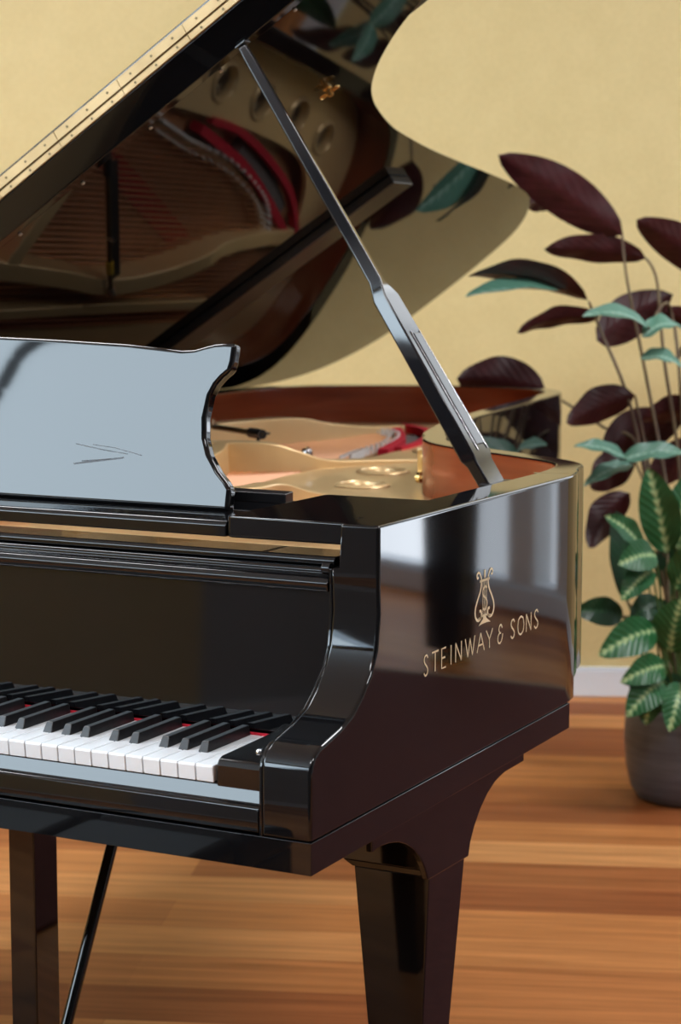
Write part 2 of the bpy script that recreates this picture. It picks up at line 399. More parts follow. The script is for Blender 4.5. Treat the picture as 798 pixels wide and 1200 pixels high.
# ---- music desk: side boards, tray, desk
for sgn in (1, -1):
    X = lambda x: x if sgn == 1 else -W - x
    mb = MB()
    pts = [(-.050, .201), (-.215, .199), (-.221, .203), (-.224, .212), (-.222, .30), (-.221, .452), (-.216, .46), (-.050, .46)]
    mb.prism([(X(x), y) for x, y in pts], 'z', .966, .9925)
    part(mb, 'desk_side_board', BLACK, bevel=.003, seg=3)
mb = MB(); mb.prism([(.205, .9655), (.205, .980), (.210, .985), (.43, .985), (.43, .9655)], 'x', -.2245, -W + .2245)
part(mb, 'desk_tray', BLACK, bevel=.002)
for sgn in (1, -1):
    X = lambda x: x if sgn == 1 else -W - x
    mb = MB(); mb.prism([(X(x), y) for x, y in [(-.246, .395), (-.36, .395), (-.36, .432), (-.252, .428)]], 'z', .984, .998)
    part(mb, 'desk_slide', SATIN, bevel=.002)
DT = R(12); DN = Vector((0, -math.cos(DT), math.sin(DT)))
half = [(XC, 1.2005), (-.653, 1.1985), (-.569, 1.1965), (-.447, 1.192), (-.394, 1.188), (-.363, 1.1855), (-.345, 1.187), (-.330, 1.191), (-.315, 1.1945), (-.300, 1.1955), (-.285, 1.195),
        (-.286, 1.172), (-.289, 1.160), (-.299, 1.152), (-.308, 1.142), (-.315, 1.128), (-.319, 1.100), (-.316, 1.075), (-.308, 1.055), (-.292, 1.034), (-.280, 1.023), (-.272, 1.013), (-.272, .9855)]
poly = half + [(-W - x, z) for x, z in half[::-1][:-1]]
def dk(x, z, d): return Vector((x, .29 + (z - .985) * math.tan(DT), z)) - DN * d
mb = MB(); mb.hexa([dk(x, z, 0) for x, z in poly], [dk(x, z, .019) for x, z in poly])
desk = part(mb, 'music_desk', BLACK, bevel=.0055, seg=4)
mb = MB()
def scuff(mb, pts, w0):
    for a, b in zip(pts, pts[1:]):
        a, b = Vector((a[0], 0, a[1])), Vector((b[0], 0, b[1])); d = (b - a).normalized(); s_ = Vector((-d.z, 0, d.x)) * w0
        q = [a - s_, b - s_, b + s_, a + s_]
        mb.add([dk(p.x, p.z, -.0003) for p in q], [(0, 1, 2, 3)])
SC = noisy('scuff', (.09, .10, .11), (.19, .21, .23), (80, 80, 200), rough=.9)
scuff(mb, [(-.512, 1.060), (-.47, 1.054), (-.43, 1.050)], .0006); scuff(mb, [(-.485, 1.060), (-.45, 1.057), (-.408, 1.049)], .0005)
scuff(mb, [(-.512, 1.034), (-.47, 1.040), (-.435, 1.045)], .0010); scuff(mb, [(-.50, 1.038), (-.455, 1.0425)], .0007)
part(mb, 'desk_scuffs', SC, parent=desk, label='faint pale scuff marks on the music desk', recalc=False)
for x in (-.5, -.985):
    mb = MB(); mb.hexa([Vector(p) for p in ((x - .012, .335, 1.0), (x + .012, .335, 1.0), (x + .012, .42, .985), (x - .012, .42, .985))],
                       [Vector(p) for p in ((x - .012, .355, 1.09), (x + .012, .355, 1.09), (x + .012, .42, .993), (x - .012, .42, .993))])
    part(mb, 'desk_strut', SATIN, bevel=.001)

# ---- lid: hinged on the bass side, held up by the prop
LA = .572; HX, HZ = -W, .996
def LP(s, y, t): return Vector((HX + s * math.cos(LA) - t * math.sin(LA), y, HZ + s * math.sin(LA) + t * math.cos(LA)))
def lbox(mb, s0, s1, y0, y1, t0, t1, mi=0):
    return mb.hexa([LP(s0, y0, t0), LP(s1, y0, t0), LP(s1, y1, t0), LP(s0, y1, t0)], [LP(s0, y0, t1), LP(s1, y0, t1), LP(s1, y1, t1), LP(s0, y1, t1)], mi)
LID = [(1.507, .78), (1.505, .83), (1.497, .88), (1.475, .94), (1.437, .99), (1.385, 1.037), (1.326, 1.08), (1.28, 1.105), (1.233, 1.136), (1.172, 1.19), (1.119, 1.256), (1.085, 1.32), (1.059, 1.389), (1.031, 1.48), (1.011, 1.564),
       (.976, 1.76), (.947, 1.968), (.921, 2.17), (.892, 2.375), (.862, 2.523), (.822, 2.62), (.765, 2.705), (.697, 2.767), (.60, 2.81), (.45, 2.85), (.30, 2.873), (.19, 2.865), (.10, 2.81), (.04, 2.72), (.005, 2.58), (-.01, 2.40)]
lidpts = [(-.012, .775), (1.507, .775)] + [(p.x, p.y) for p in spline([(*q, 0) for q in LID], 4)]
def inset(poly, d):
    n = len(poly); ar = sum(poly[i - 1][0] * poly[i][1] - poly[i][0] * poly[i - 1][1] for i in range(n)); out = []
    for i in range(n):
        t = Vector((poly[(i + 1) % n][0] - poly[i - 1][0], poly[(i + 1) % n][1] - poly[i - 1][1])).normalized(); k = d if ar > 0 else -d
        out.append((poly[i][0] - t.y * k, poly[i][1] + t.x * k))
    return out
lidtop = inset(lidpts, .032); lidtop[0] = (-.012, .775); lidtop[1] = (1.475, .775); lidtop[-1] = (-.012, 2.39)
mb = MB(); mb.hexa([LP(s, y, 0) for s, y in lidpts], [LP(s, y, .004) for s, y in lidpts]); mb.v = mb.v[:len(lidpts)] + [tuple(LP(s, y, .034)) for s, y in lidtop]
lid = part(mb, 'main_lid', LIDM, bevel=.0015, seg=2)
mb = MB(); pr = [(.7555, .0), (.7535, .003), (.7215, .0375), (.7235, .0395), (.80, .0395), (.80, .0005)]
mb.hexa([LP(-.012, y, t) for y, t in pr], [LP(1.507, y, t) for y, t in pr])
part(mb, 'lid_front_edge', BLACK, bevel=.0012, label='bevelled black front edge of the main lid')
for s in (.18, .33, .49, .645, .791, .942, 1.092, 1.244, 1.39):
    mb = MB(); c = LP(s, .782, 0)
    mb.tube([c, LP(s, .782, -.003)], .0032, 12); part(mb, 'lid_button', RUBBER, parent=lid, smooth=40, bevel=.001)
mb = MB(); lbox(mb, -.012, 1.505, .7235, 1.20, .0525, .0745)
flap = part(mb, 'front_lid', BLACK, bevel=.0025, label='folded front flap of the lid')
mb = MB(); lbox(mb, 0, 1.49, .80, 1.19, .034, .0525); part(mb, 'lid_spacer', SATIN, parent=flap)
seg = .139
for k in range(11):
    a, b = -.01 + k * seg, -.01 + (k + 1) * seg - .0012
    for t0, t1 in ((.0398, .0492), (.0528, .0685)):
        mb = MB(); lbox(mb, a, b, .7185, .7232, t0, t1, 0)
        for j in range(3):
            s = a + seg * (.18 + .32 * j); tm = (t0 + t1) / 2
            mb.tube([LP(s, .7184, tm), LP(s, .7177, tm)], .0021, 8, 1)
        part(mb, 'hinge_leaf', [HINGE, SCREW], parent=flap)
mb = MB(); mb.tube([LP(-.01, .7215, .051), LP(1.5, .7215, .051)], .0016, 8); part(mb, 'hinge_pin', SCREW, parent=flap)
# cross batten on the underside
mb = MB(); lbox(mb, .06, .885, 1.735, 1.825, -.020, 0); part(mb, 'lid_batten', SATIN, bevel=.003)
# brass lid lock
mb = MB()
lbox(mb, 1.087, 1.101, 1.121, 1.135, -.003, 0)
mb.tube([LP(1.094, 1.128, -.002), LP(1.094, 1.128, -.016)], .0055, 16)
for sg in (1, -1):
    q = [(1.094 + sg * .006, 1.1235), (1.094 + sg * .017, 1.122), (1.094 + sg * .0195, 1.128), (1.094 + sg * .017, 1.134), (1.094 + sg * .006, 1.1325)]
    mb.tube([LP(s, y, -.009) for s, y in q], .0017, 8)
part(mb, 'lid_lock', BRASS, smooth=40, label='small brass lock under the lid')
# lid hinges on the bass side
for y in (.95, 1.6, 2.2):
    mb = MB(); mb.tube([(-W - .004, y, .998), (-W - .004, y + .08, .998)], .006, 12); part(mb, 'lid_hinge', BRASS, smooth=40)

# ---- prop stick
PROPM = pbr('worn_black_lacquer', (.010, .010, .012), .09)
PB = Vector((-.0965, .772, .955)); PT = LP(1.153, .757, -.004)
pa = (PT - PB).normalized(); e1 = Vector((0, 1, 0)); e1 = (e1 - pa * e1.dot(pa)).normalized(); e2 = e1.cross(pa).normalized()
if e2.x < 0: e2 = -e2
PLn = (PT - PB).length
prof = [(.0, .058, .0175), (.085, .060, .0175), (.10, .066, .024), (.44, .047, .023), (.475, .030, .019), (.62, .026, .0185), (.97, .0165, .016), (1.0, .0145, .014)]
def pring(q, w, h, o1=0, o2=0):
    c = PB + pa * PLn * q; tw = R(16) if q > .47 else 0
    f1 = e1 * math.cos(tw) - e2 * math.sin(tw); f2 = e2 * math.cos(tw) + e1 * math.sin(tw)
    return [c + f1 * (a * w / 2 + o1) + f2 * (b * h / 2 + o2) for a, b in ((-1, -1), (1, -1), (1, 1), (-1, 1))]
mb = MB(); rings = [pring(*p) for p in prof]; vs = [v for r_ in rings for v in r_]; fs = [(0, 1, 2, 3)]
for i in range(len(rings) - 1):
    for k in range(4): fs.append((4 * i + k, 4 * i + (k + 1) % 4, 4 * i + 4 + (k + 1) % 4, 4 * i + 4 + k))
fs.append(tuple(range(4 * len(rings) - 4, 4 * len(rings)))); mb.add(vs, fs)
prop = part(mb, 'prop_stick', PROPM, bevel=.003, seg=3)
mb = MB(); mb.hexa(pring(.115, .030, .004, .006, .0125), pring(.355, .024, .004, .005, .0118))
part(mb, 'short_prop_stick', PROPM, parent=prop, bevel=.0014)
mb = MB()
for q0, q1, o in ((.105, .36, .0235), (.105, .36, -.0115)):
    mb.hexa(pring(q0, .0016, .003, o, .0121), pring(q1, .0016, .003, o * .85, .0115))
part(mb, 'stick_bead', CHROME, parent=prop, bevel=.0006)
mb = MB(); lbox(mb, 1.144, 1.164, .748, .766, -.003, 0); part(mb, 'prop_socket', SATIN, bevel=.001)
mb = MB(); mb.box(-.118, -.058, .735, .812, .93, .985); part(mb, 'prop_hinge', SATIN, bevel=.002)

# ---- legs
def leg(cx, name='leg', sgn=1, full=True, y0=0.):
    X = lambda x: cx + sgn * x
    def hx(mb, b, zb, t, zt):
        f = lambda r, z: [(X(r[0]), r[2] + y0, z), (X(r[1]), r[2] + y0, z), (X(r[1]), r[3] + y0, z), (X(r[0]), r[3] + y0, z)]
        return mb.hexa(f(b, zb), f(t, zt))
    mb = MB(); hx(mb, (-.108, -.058, .402, .466), .075, (-.1375, -.0300, .378, .4935), .520)
    lg = part(mb, 'leg', BLACK, bevel=.0025)
    mb = MB(); hx(mb, (-.139, -.030, .377, .494), .519, (-.150, -.031, .371, .500), .529); hx(mb, (-.150, -.031, .371, .500), .5288, (-.153, -.031, .369, .501), .601)
    hx(mb, (-.158, -.045, .212, .685), .600, (-.158, -.045, .212, .685), .630)
    part(mb, 'leg_collar', BLACK, parent=lg, bevel=.0015)
    br = [(.208, .630), (.208, .5955), (.22, .597), (.234, .5975), (.255, .5955), (.282, .590), (.306, .581), (.328, .5685), (.346, .553), (.360, .536), (.3705, .517),
          (.4995, .514), (.506, .532), (.519, .550), (.538, .568), (.562, .5835), (.588, .594), (.612, .5985), (.626, .600), (.694, .600), (.694, .630)]
    if full:
        mb = MB(); a, b = sorted((X(-.0275), X(-.037)))
        mb.prism([(y + y0, z) for y, z in br], 'x', a, b); part(mb, 'leg_bracket', BLACK, parent=lg, bevel=.002)
    mb = MB(); c = (X(-.083), .434 + y0, 0)
    mb.lathe([(.030, .078), (.030, .066), (.020, .060), (.012, .052), (.012, .045)], c, 20)
    mb.box(c[0] - .016, c[0] - .011, c[1] - .02, c[1] + .02, .02, .055); mb.box(c[0] + .011, c[0] + .016, c[1] - .02, c[1] + .02, .02, .055)
    mb.tube([(c[0] - .010, c[1], .026), (c[0] + .010, c[1], .026)], .026, 20)
    part(mb, 'caster', BRASS, parent=lg, smooth=40)
leg(0); leg(-W, sgn=-1); leg(-.98, full=False, y0=1.75)
mb = MB(); mb.prism([(p.x, p.y) for p in inner[::3]], 'z', .70, .72); part(mb, 'bottom_panel', SATIN)
mb = MB(); mb.box(-1.09, -1.02, 2.10, 2.44, .60, .71); part(mb, 'leg_plate', BLACK)

# ---- pedal lyre
for sgn in (1, -1):
    X = lambda x: x if sgn == 1 else -W - x
    a, b = sorted((X(-.553), X(-.595)))
    mb = MB(); mb.box(a, b, .252, .306, .17, .632); part(mb, 'lyre_post', BLACK, bevel=.0025)
    mb = MB(); mb.tube([(X(-.595), .315, .10), (X(-.60), .62, .66)], .0088, 12); part(mb, 'lyre_brace', BLACK, smooth=40)
mb = MB(); mb.box(-.935, -.550, .215, .35, .085, .172); part(mb, 'pedal_box', BLACK, bevel=.004)
mb = MB(); mb.box(-.945, -.540, .20, .36, .60, .632); part(mb, 'lyre_top', BLACK, bevel=.002)
for k, x in enumerate((-.665, XC, -.82)):
    mb = MB(); mb.tube([(x, .23, .105), (x, .17, .10), (x, .11, .082)], .011, 10); part(mb, 'pedal', BRASS, smooth=40, bevel=.001)
    mb = MB(); mb.tube([(x + (.048 if k == 0 else 0), .296, .17), (x + (.048 if k == 0 else 0), .296, .632)], .004, 8); part(mb, 'pedal_rod', BRASS, smooth=40)

# ---- inside: soundboard, plate, struts, bridge, strings, felts
ins = [(p.x, p.y) for p in offset(inner, .004) if p.y > .47]
ins = [(-.058, .47)] + ins + [(-1.432, .47)]
mb = MB(); mb.prism(ins, 'z', .852, .86); part(mb, 'soundboard', SOUND)
def plate():
    ro = [(p.x, p.y) for p in offset(inner, .003) if p.y > .50]
    ri = [(p.x, p.y) for p in spline([(x, y, 0) for x, y in [(-.18, .52), (-.20, .76), (-.33, .88), (-.50, .96), (-.67, 1.07), (-.765, 1.22), (-.80, 1.38), (-.81, 1.55), (-.825, 1.80), (-.84, 2.0), (-.86, 2.2),
          (-.90, 2.42), (-.945, 2.52), (-1.02, 2.57), (-1.12, 2.58), (-1.22, 2.54), (-1.30, 2.45), (-1.345, 2.3), (-1.35, 1.5), (-1.35, .52)]], 5)]
    holes = [(-.595, 1.325, .040), (-.668, 1.56, .042), (-.757, 2.00, .040), (-.785, 2.19, .040), (-.808, 2.375, .038), (-.855, 2.545, .036)]
    bm = bmesh.new(); ed = []
    loops = [ro + ri[::-1]] + [[(x + r_ * math.cos(k * math.pi / 16), y + r_ * math.sin(k * math.pi / 16)) for k in range(32)] for x, y, r_ in holes]
    for L in loops:
        vv = [bm.verts.new((x, y, -.006)) for x, y in L]
        ed += [bm.edges.new((vv[i - 1], vv[i])) for i in range(len(vv))]
    bmesh.ops.triangle_fill(bm, use_beauty=True, use_dissolve=False, edges=ed)
    for f in [f for f in bm.faces if any((f.calc_center_median().xy - Vector((x, y))).length < r_ * .9 for x, y, r_ in holes)]: bm.faces.remove(f)
    ex = bmesh.ops.extrude_face_region(bm, geom=list(bm.faces))
    for v in ex['geom']:
        if isinstance(v, bmesh.types.BMVert): v.co.z = .006
    bmesh.ops.recalc_face_normals(bm, faces=bm.faces)
    me = bpy.data.meshes.new('plate'); bm.to_mesh(me); bm.free(); me.materials.append(GOLD)
    o = bpy.data.objects.new('plate', me); COL.objects.link(o); o.parent = piano; o.location = (0, 0, .895)
    for x, y, r_ in holes:
        mb = MB(); mb.lathe([(r_ + .011, .0075), (r_ + .008, .0110), (r_ + .002, .0120), (r_ - .001, .009), (r_ - .001, -.012), (0, -.012)], (x, y, 0), 32, cap=False)
        mb.mi = [1 if max(mb.v[i][2] for i in f) < -.005 else 0 for f in mb.f]  # dark bottom disc stands in for the shade inside each hole
        part(mb, 'plate_hole', [GOLD, SATIN], parent=o, smooth=50)
    return o
pl = plate()
mb = MB(); mb.prism([(-.064, .385), (-.064, .70), (-.30, .80), (-.50, .80), (-.70, .74), (-1.43, .66), (-1.43, .385)], 'z', .887, .905)
part(mb, 'pin_block_plate', GOLD, bevel=.003)
mb = MB(); mb.box(-1.43, -.062, .365, .392, .84, .925); part(mb, 'stretcher', VENEER)

def strut(path, hs, w=.034, zb=.868):
    P = spline([(x, y, h) for (x, y), h in zip(path, hs)], 6); mb = MB(); vs = []; fs = []
    for i, p in enumerate(P):
        t = P[min(i + 1, len(P) - 1)] - P[max(i - 1, 0)]; t.z = 0; t.normalize(); nrm = Vector((t.y, -t.x, 0))
        for s_, z in ((-1, zb), (-.8, p.z), (.8, p.z), (1, zb)):
            q = p + nrm * s_ * w / 2; vs.append((q.x, q.y, z))
    for i in range(len(P) - 1):
        for k in range(4): fs.append((4 * i + k, 4 * i + (k + 1) % 4, 4 * i + 4 + (k + 1) % 4, 4 * i + 4 + k))
    fs += [(0, 1, 2, 3), tuple(range(4 * len(P) - 4, 4 * len(P)))]
    mb.add(vs, fs); return part(mb, 'plate_strut', GOLD, bevel=.004, seg=2)
strut([(-1.20, 1.36), (-1.09, 1.42), (-.99, 1.475), (-.90, 1.52), (-.855, 1.56), (-.82, 1.61), (-.76, 1.72), (-.69, 1.83)], [.955, .955, .955, .953, .935, .916, .910, .905], .05)
strut([(-1.18, 1.25), (-1.205, 1.55), (-1.225, 1.75), (-1.205, 1.95), (-1.165, 2.12), (-1.14, 2.22), (-1.125, 2.40), (-1.115, 2.60)], [.955, .957, .957, .957, .953, .935, .915, .905], .05)
strut([(-1.21, .66), (-1.195, 1.0), (-1.18, 1.26)], [.93, .95, .955], .04)
strut([(-1.30, .66), (-1.30, 1.2), (-1.29, 1.8), (-1.30, 2.3)], [.92, .93, .93, .905], .03)
strut([(-.64, .70), (-.575, .76), (-.545, .82), (-.545, .90), (-.56, 1.02), (-.575, 1.14)], [.92, .950, .952, .95, .925, .905], .05)
strut([(-.80, .70), (-.83, 1.0), (-.90, 1.30), (-.97, 1.46)], [.93, .945, .95, .955], .035)
strut([(-.36, .74), (-.36, .95), (-.38, 1.10)], [.93, .93, .90], .03)
for x, y, z0, z1 in ((-.842, 1.575, .89, .938), (-.60, .965, .90, .925)):
    mb = MB(); mb.lathe([(.011, z0), (.011, z1 - .004), (.009, z1), (.004, z1), (.004, z1 + .004), (0, z1 + .004)], (x, y, 0), 16); part(mb, 'plate_bolt', CHROME, smooth=40)
def ribbon(path, w, z0, z1, nm, mat, **kw):
    P = spline([(x, y, 0) for x, y in path], 6); mb = MB(); vs = []; fs = []
    for i, p in enumerate(P):
        t = (P[min(i + 1, len(P) - 1)] - P[max(i - 1, 0)]).normalized(); nrm = Vector((t.y, -t.x, 0))
        for s_, z in ((-1, z0), (-1, z1), (1, z1), (1, z0)):
            q = p + nrm * s_ * w / 2; vs.append((q.x, q.y, z))
    for i in range(len(P) - 1):
        for k in range(4): fs.append((4 * i + k, 4 * i + (k + 1) % 4, 4 * i + 4 + (k + 1) % 4, 4 * i + 4 + k))
    fs += [(0, 1, 2, 3), tuple(range(4 * len(P) - 4, 4 * len(P)))]
    mb.add(vs, fs); return part(mb, nm, mat, **kw)
BR = [(-.872, 1.80), (-.89, 1.87), (-.912, 1.96), (-.945, 2.14), (-1.005, 2.31), (-1.06, 2.40), (-1.135, 2.455)]
ribbon(BR, .034, .86, .892, 'bridge', KEYWOOD, bevel=.002)
mb = MB()
for p in spline([(x, y, 0) for x, y in BR], 5):
    mb.tube([(p.x + .012, p.y + .004, .89), (p.x + .012, p.y + .004, .908)], .0045, 8); mb.tube([(p.x - .011, p.y, .89), (p.x - .011, p.y, .904)], .0028, 6)
bp_ = part(mb, 'bridge_pins', PINS); bp_['kind'] = 'stuff'
ribbon([(-.845, 2.00), (-.866, 2.15), (-.93, 2.335), (-1.01, 2.495), (-1.115, 2.60)], .018, .888, .9075, 'felt_strip', RED, label='red felt along the plate edge')
ribbon([(-.868, 1.97), (-.903, 2.09), (-.945, 2.22), (-1.02, 2.38), (-1.12, 2.56)], .022, .872, .9045, 'felt_strip', RED, label='red felt behind the bridge')
ribbon([(-.90, 2.20), (-.97, 2.36), (-1.06, 2.50)], .05, .86, .888, 'felt_pad', GREYFELT)
ribbon([(-.965, 1.70), (-1.07, 1.94), (-1.19, 2.21)], .055, .861, .870, 'felt_strip', RED, label='red felt beneath the strings')
ribbon([(-.82, .86), (-.95, 1.10), (-1.12, 1.36)], .03, .861, .905, 'felt_strip', RED, label='red felt behind the front strut')
YE = [(-1.40, 2.25), (-1.3, 2.36), (-1.135, 2.45), (-1.0, 2.31), (-.937, 2.14), (-.88, 1.87), (-.84, 1.60), (-.78, 1.20), (-.66, 1.03), (-.45, .90), (-.30, .83), (-.10, .76)]
def yend(x):
    for (a, ya), (b, yb) in zip(YE, YE[1:]):
        if a <= x <= b: return ya + (yb - ya) * (x - a) / (b - a)
    return .8
for k in range(96):
    x = -.115 - k * .0132
    bass = k > 52
    mb = MB(); mb.tube([(x, .56, .914 if not bass else .92), (x + .004, .70, .896), (x, yend(x), .895)], .0034 if bass else .0016, 5)
    part(mb, 'string', COPPER if bass else STEEL)
# lock pin on the inside of the rim
mb = MB()
mb.tube([(-.462, 1.335, .921), (-.484, 1.335, .921)], .0045, 12); mb.tube([(-.484, 1.335, .921), (-.492, 1.335, .921)], .010, 16); mb.tube([(-.462, 1.335, .921), (-.466, 1.335, .921)], .012, 16)
part(mb, 'lock_pin', BRASS, smooth=40, label='brass knob on the inner rim')
mb = MB(); mb.box(-.500, -.490, 1.352, 1.366, .925, .968); mb.tube([(-.455, 1.35, .955), (-.495, 1.357, .957)], .005, 10)
part(mb, 'lock_lever', BRASS, bevel=.001, label='upright brass catch on the inner rim')

# ---- gilt lettering and emblem on the treble side
def strokes(mb, lines, w, x=.0005):
    for L in lines:
        P = [Vector((x, y, z)) for y, z in L]; vs = []
        for i, p in enumerate(P):
            t = (P[min(i + 1, len(P) - 1)] - P[max(i - 1, 0)]).normalized(); n_ = Vector((0, -t.z, t.y))
            vs += [p - n_ * w / 2, p + n_ * w / 2]
        mb.add(vs, [(2 * i, 2 * i + 2, 2 * i + 3, 2 * i + 1) for i in range(len(P) - 1)])
def curve(pts, n=6): return [(p.x, p.y) for p in spline([(*q, 0) for q in pts], n)]
GL = {'S': [curve([(.92, .84), (.75, .97), (.5, 1.), (.2, .93), (.1, .76), (.28, .6), (.6, .46), (.88, .3), (.86, .12), (.62, 0), (.32, 0), (.06, .14)])],
      'T': [[(0, 1), (1, 1)], [(.5, 1), (.5, 0)]], 'E': [[(1, 1), (.08, 1), (.08, 0), (1, 0)], [(.08, .52), (.85, .52)]], 'I': [[(.5, 0), (.5, 1)]],
      'N': [[(.05, 0), (.05, 1)], [(.05, 1), (.95, 0)], [(.95, 0), (.95, 1)]], 'W': [[(0, 1), (.27, 0)], [(.27, 0), (.5, .95)], [(.5, .95), (.74, 0)], [(.74, 0), (1, 1)]],
      'A': [[(0, 0), (.5, 1)], [(.5, 1), (1, 0)], [(.2, .36), (.8, .36)]], 'Y': [[(0, 1), (.5, .47)], [(1, 1), (.5, .47)], [(.5, .47), (.5, 0)]],
      'O': [curve([(.5, 1), (.15, .86), (.02, .5), (.15, .14), (.5, 0), (.85, .14), (.98, .5), (.85, .86), (.5, 1)])],
      '&': [curve([(.85, .8), (.62, 1.), (.32, .93), (.22, .74), (.40, .58), (.62, .54)]), curve([(.40, .58), (.08, .42), (.06, .14), (.34, 0), (.68, .08), (.88, .3), (.95, .48)])]}
WORDS = [('S', .2915, .3045), ('T', .3155, .335), ('E', .3435, .3575), ('I', .3705, .376), ('N', .3865, .4065), ('W', .4175, .4485), ('A', .4555, .4795), ('Y', .4855, .5075), ('&', .5245, .5425),
         ('S', .5695, .584), ('O', .5945, .617), ('N', .6245, .644), ('S', .6545, .670)]
for ch, a, b in WORDS:
    mb = MB(); strokes(mb, [[(a + (b - a) * u_, .7985 + .0245 * v_) for u_, v_ in L] for L in GL[ch]], .0024)
    part(mb, 'letter', GILT, recalc=False)
mb = MB(); EY, EZ = .4795, .833
def em(pts, w, mir=True, n=5):
    P = curve(pts, n); strokes(mb, [[(EY + a, EZ + b) for a, b in P]], w)
    if mir: strokes(mb, [[(EY - a, EZ + b) for a, b in P]], w)
em([(.011, .060), (.015, .0665), (.020, .0695), (.0255, .0675), (.0245, .0625), (.0205, .0635)], .0028)
em([(.011, .060), (.0115, .052), (.015, .044), (.0235, .034), (.030, .024), (.0305, .015), (.025, .0085), (.0165, .0075), (.0105, .012), (.012, .0185), (.017, .0185)], .0036)
em([(.003, .012), (.012, .010), (.02, .009)], .0025)
strokes(mb, [[(EY - .016, EZ + .0575), (EY + .016, EZ + .0575)]], .0032)
for k in (-1.5, -.5, .5, 1.5): strokes(mb, [[(EY + k * .0042, EZ + .0575), (EY + k * .0042, EZ + .012)]], .0012)
em([(.008, .046), (.002, .049), (-.006, .045), (-.005, .038), (.004, .033), (.008, .026), (.003, .019), (-.007, .021)], .0032, False)
strokes(mb, [[(EY, EZ + .0605), (EY, EZ + .071)]], .0040)
mb.add([(.0005, EY - .020, EZ + .0), (.0005, EY - .008, EZ + .001), (.0005, EY + .008, EZ + .001), (.0005, EY + .020, EZ + .0), (.0005, EY + .006, EZ + .007), (.0005, EY + .003, EZ + .013), (.0005, EY - .003, EZ + .013), (.0005, EY - .006, EZ + .007)], [(0, 1, 7), (2, 3, 4), (1, 2, 4, 7), (7, 4, 5, 6)])
part(mb, 'emblem', GILT, label='gilt lyre emblem above the lettering', recalc=False)

# ================================================================ rod lying across the plate
rod = thing('metal_bar', 'thin dark metal bar with black tape lying across the gold struts inside the piano', 'bar', (-1.2, 1.72, .962))
def rp(mb, name, mat, **kw):
    o = mb.build(name, mat, None, **kw); o.parent = rod; o.matrix_parent_inverse = Matrix.Translation(-Vector((-1.2, 1.72, .962))); return o
ra, rb_ = Vector((-1.232, 1.74, .9665)), Vector((-.925, 1.545, .9655))
mb = MB(); mb.tube([ra, rb_], .0055, 12); rp(mb, 'rail', SCREW, smooth=40)
d_ = (rb_ - ra).normalized(); w_d = Vector((-d_.y, d_.x, 0))
mb = MB(); k0, k1 = ra + d_ * .03, rb_ - d_ * .03
mb.hexa([k0 + Vector((0, 0, -.004)), k1 + Vector((0, 0, -.004)), k1 + w_d * .034 + Vector((0, 0, -.004)), k0 + w_d * .034 + Vector((0, 0, -.004))], [k0, k1, k1 + w_d * .034, k0 + w_d * .034])
rp(mb, 'strip', TAPE, bevel=.001)
mb = MB(); mb.tube([ra - d_ * .004, ra + d_ * .012], .010, 14); mb.tube([ra + Vector((0, 0, -.03)), ra + Vector((0, 0, .012))], .005, 10); rp(mb, 'clamp', CHROME, smooth=40)
mb = MB(); c = rb_ - d_ * .02; mb.tube([c - d_ * .03, c - d_ * .01, c + d_ * .012, c + d_ * .02], .010, 12); rp(mb, 'tape', TAPE, smooth=40)
mb = MB(); mb.tube([c, c + Vector((.01, -.012, -.022)), c + Vector((.022, -.02, -.055))], .0035, 8); mb.tube([c, c + Vector((-.004, .004, -.03)), c + Vector((.012, -.01, -.06))], .0025, 8); rp(mb, 'tape_tail', TAPE, smooth=40)
mb = MB(); mb.tube([ra + d_ * .055, ra + d_ * .085], .0085, 12); rp(mb, 'tape', YELLOWTAPE, smooth=40)['label'] = 'yellow tape band'
mb = MB(); mb.tube([ra + d_ * .15 + Vector((0, 0, -.006)), ra + d_ * .15 + Vector((0, 0, .016))], .006, 10); rp(mb, 'knob', CHROME, smooth=40)

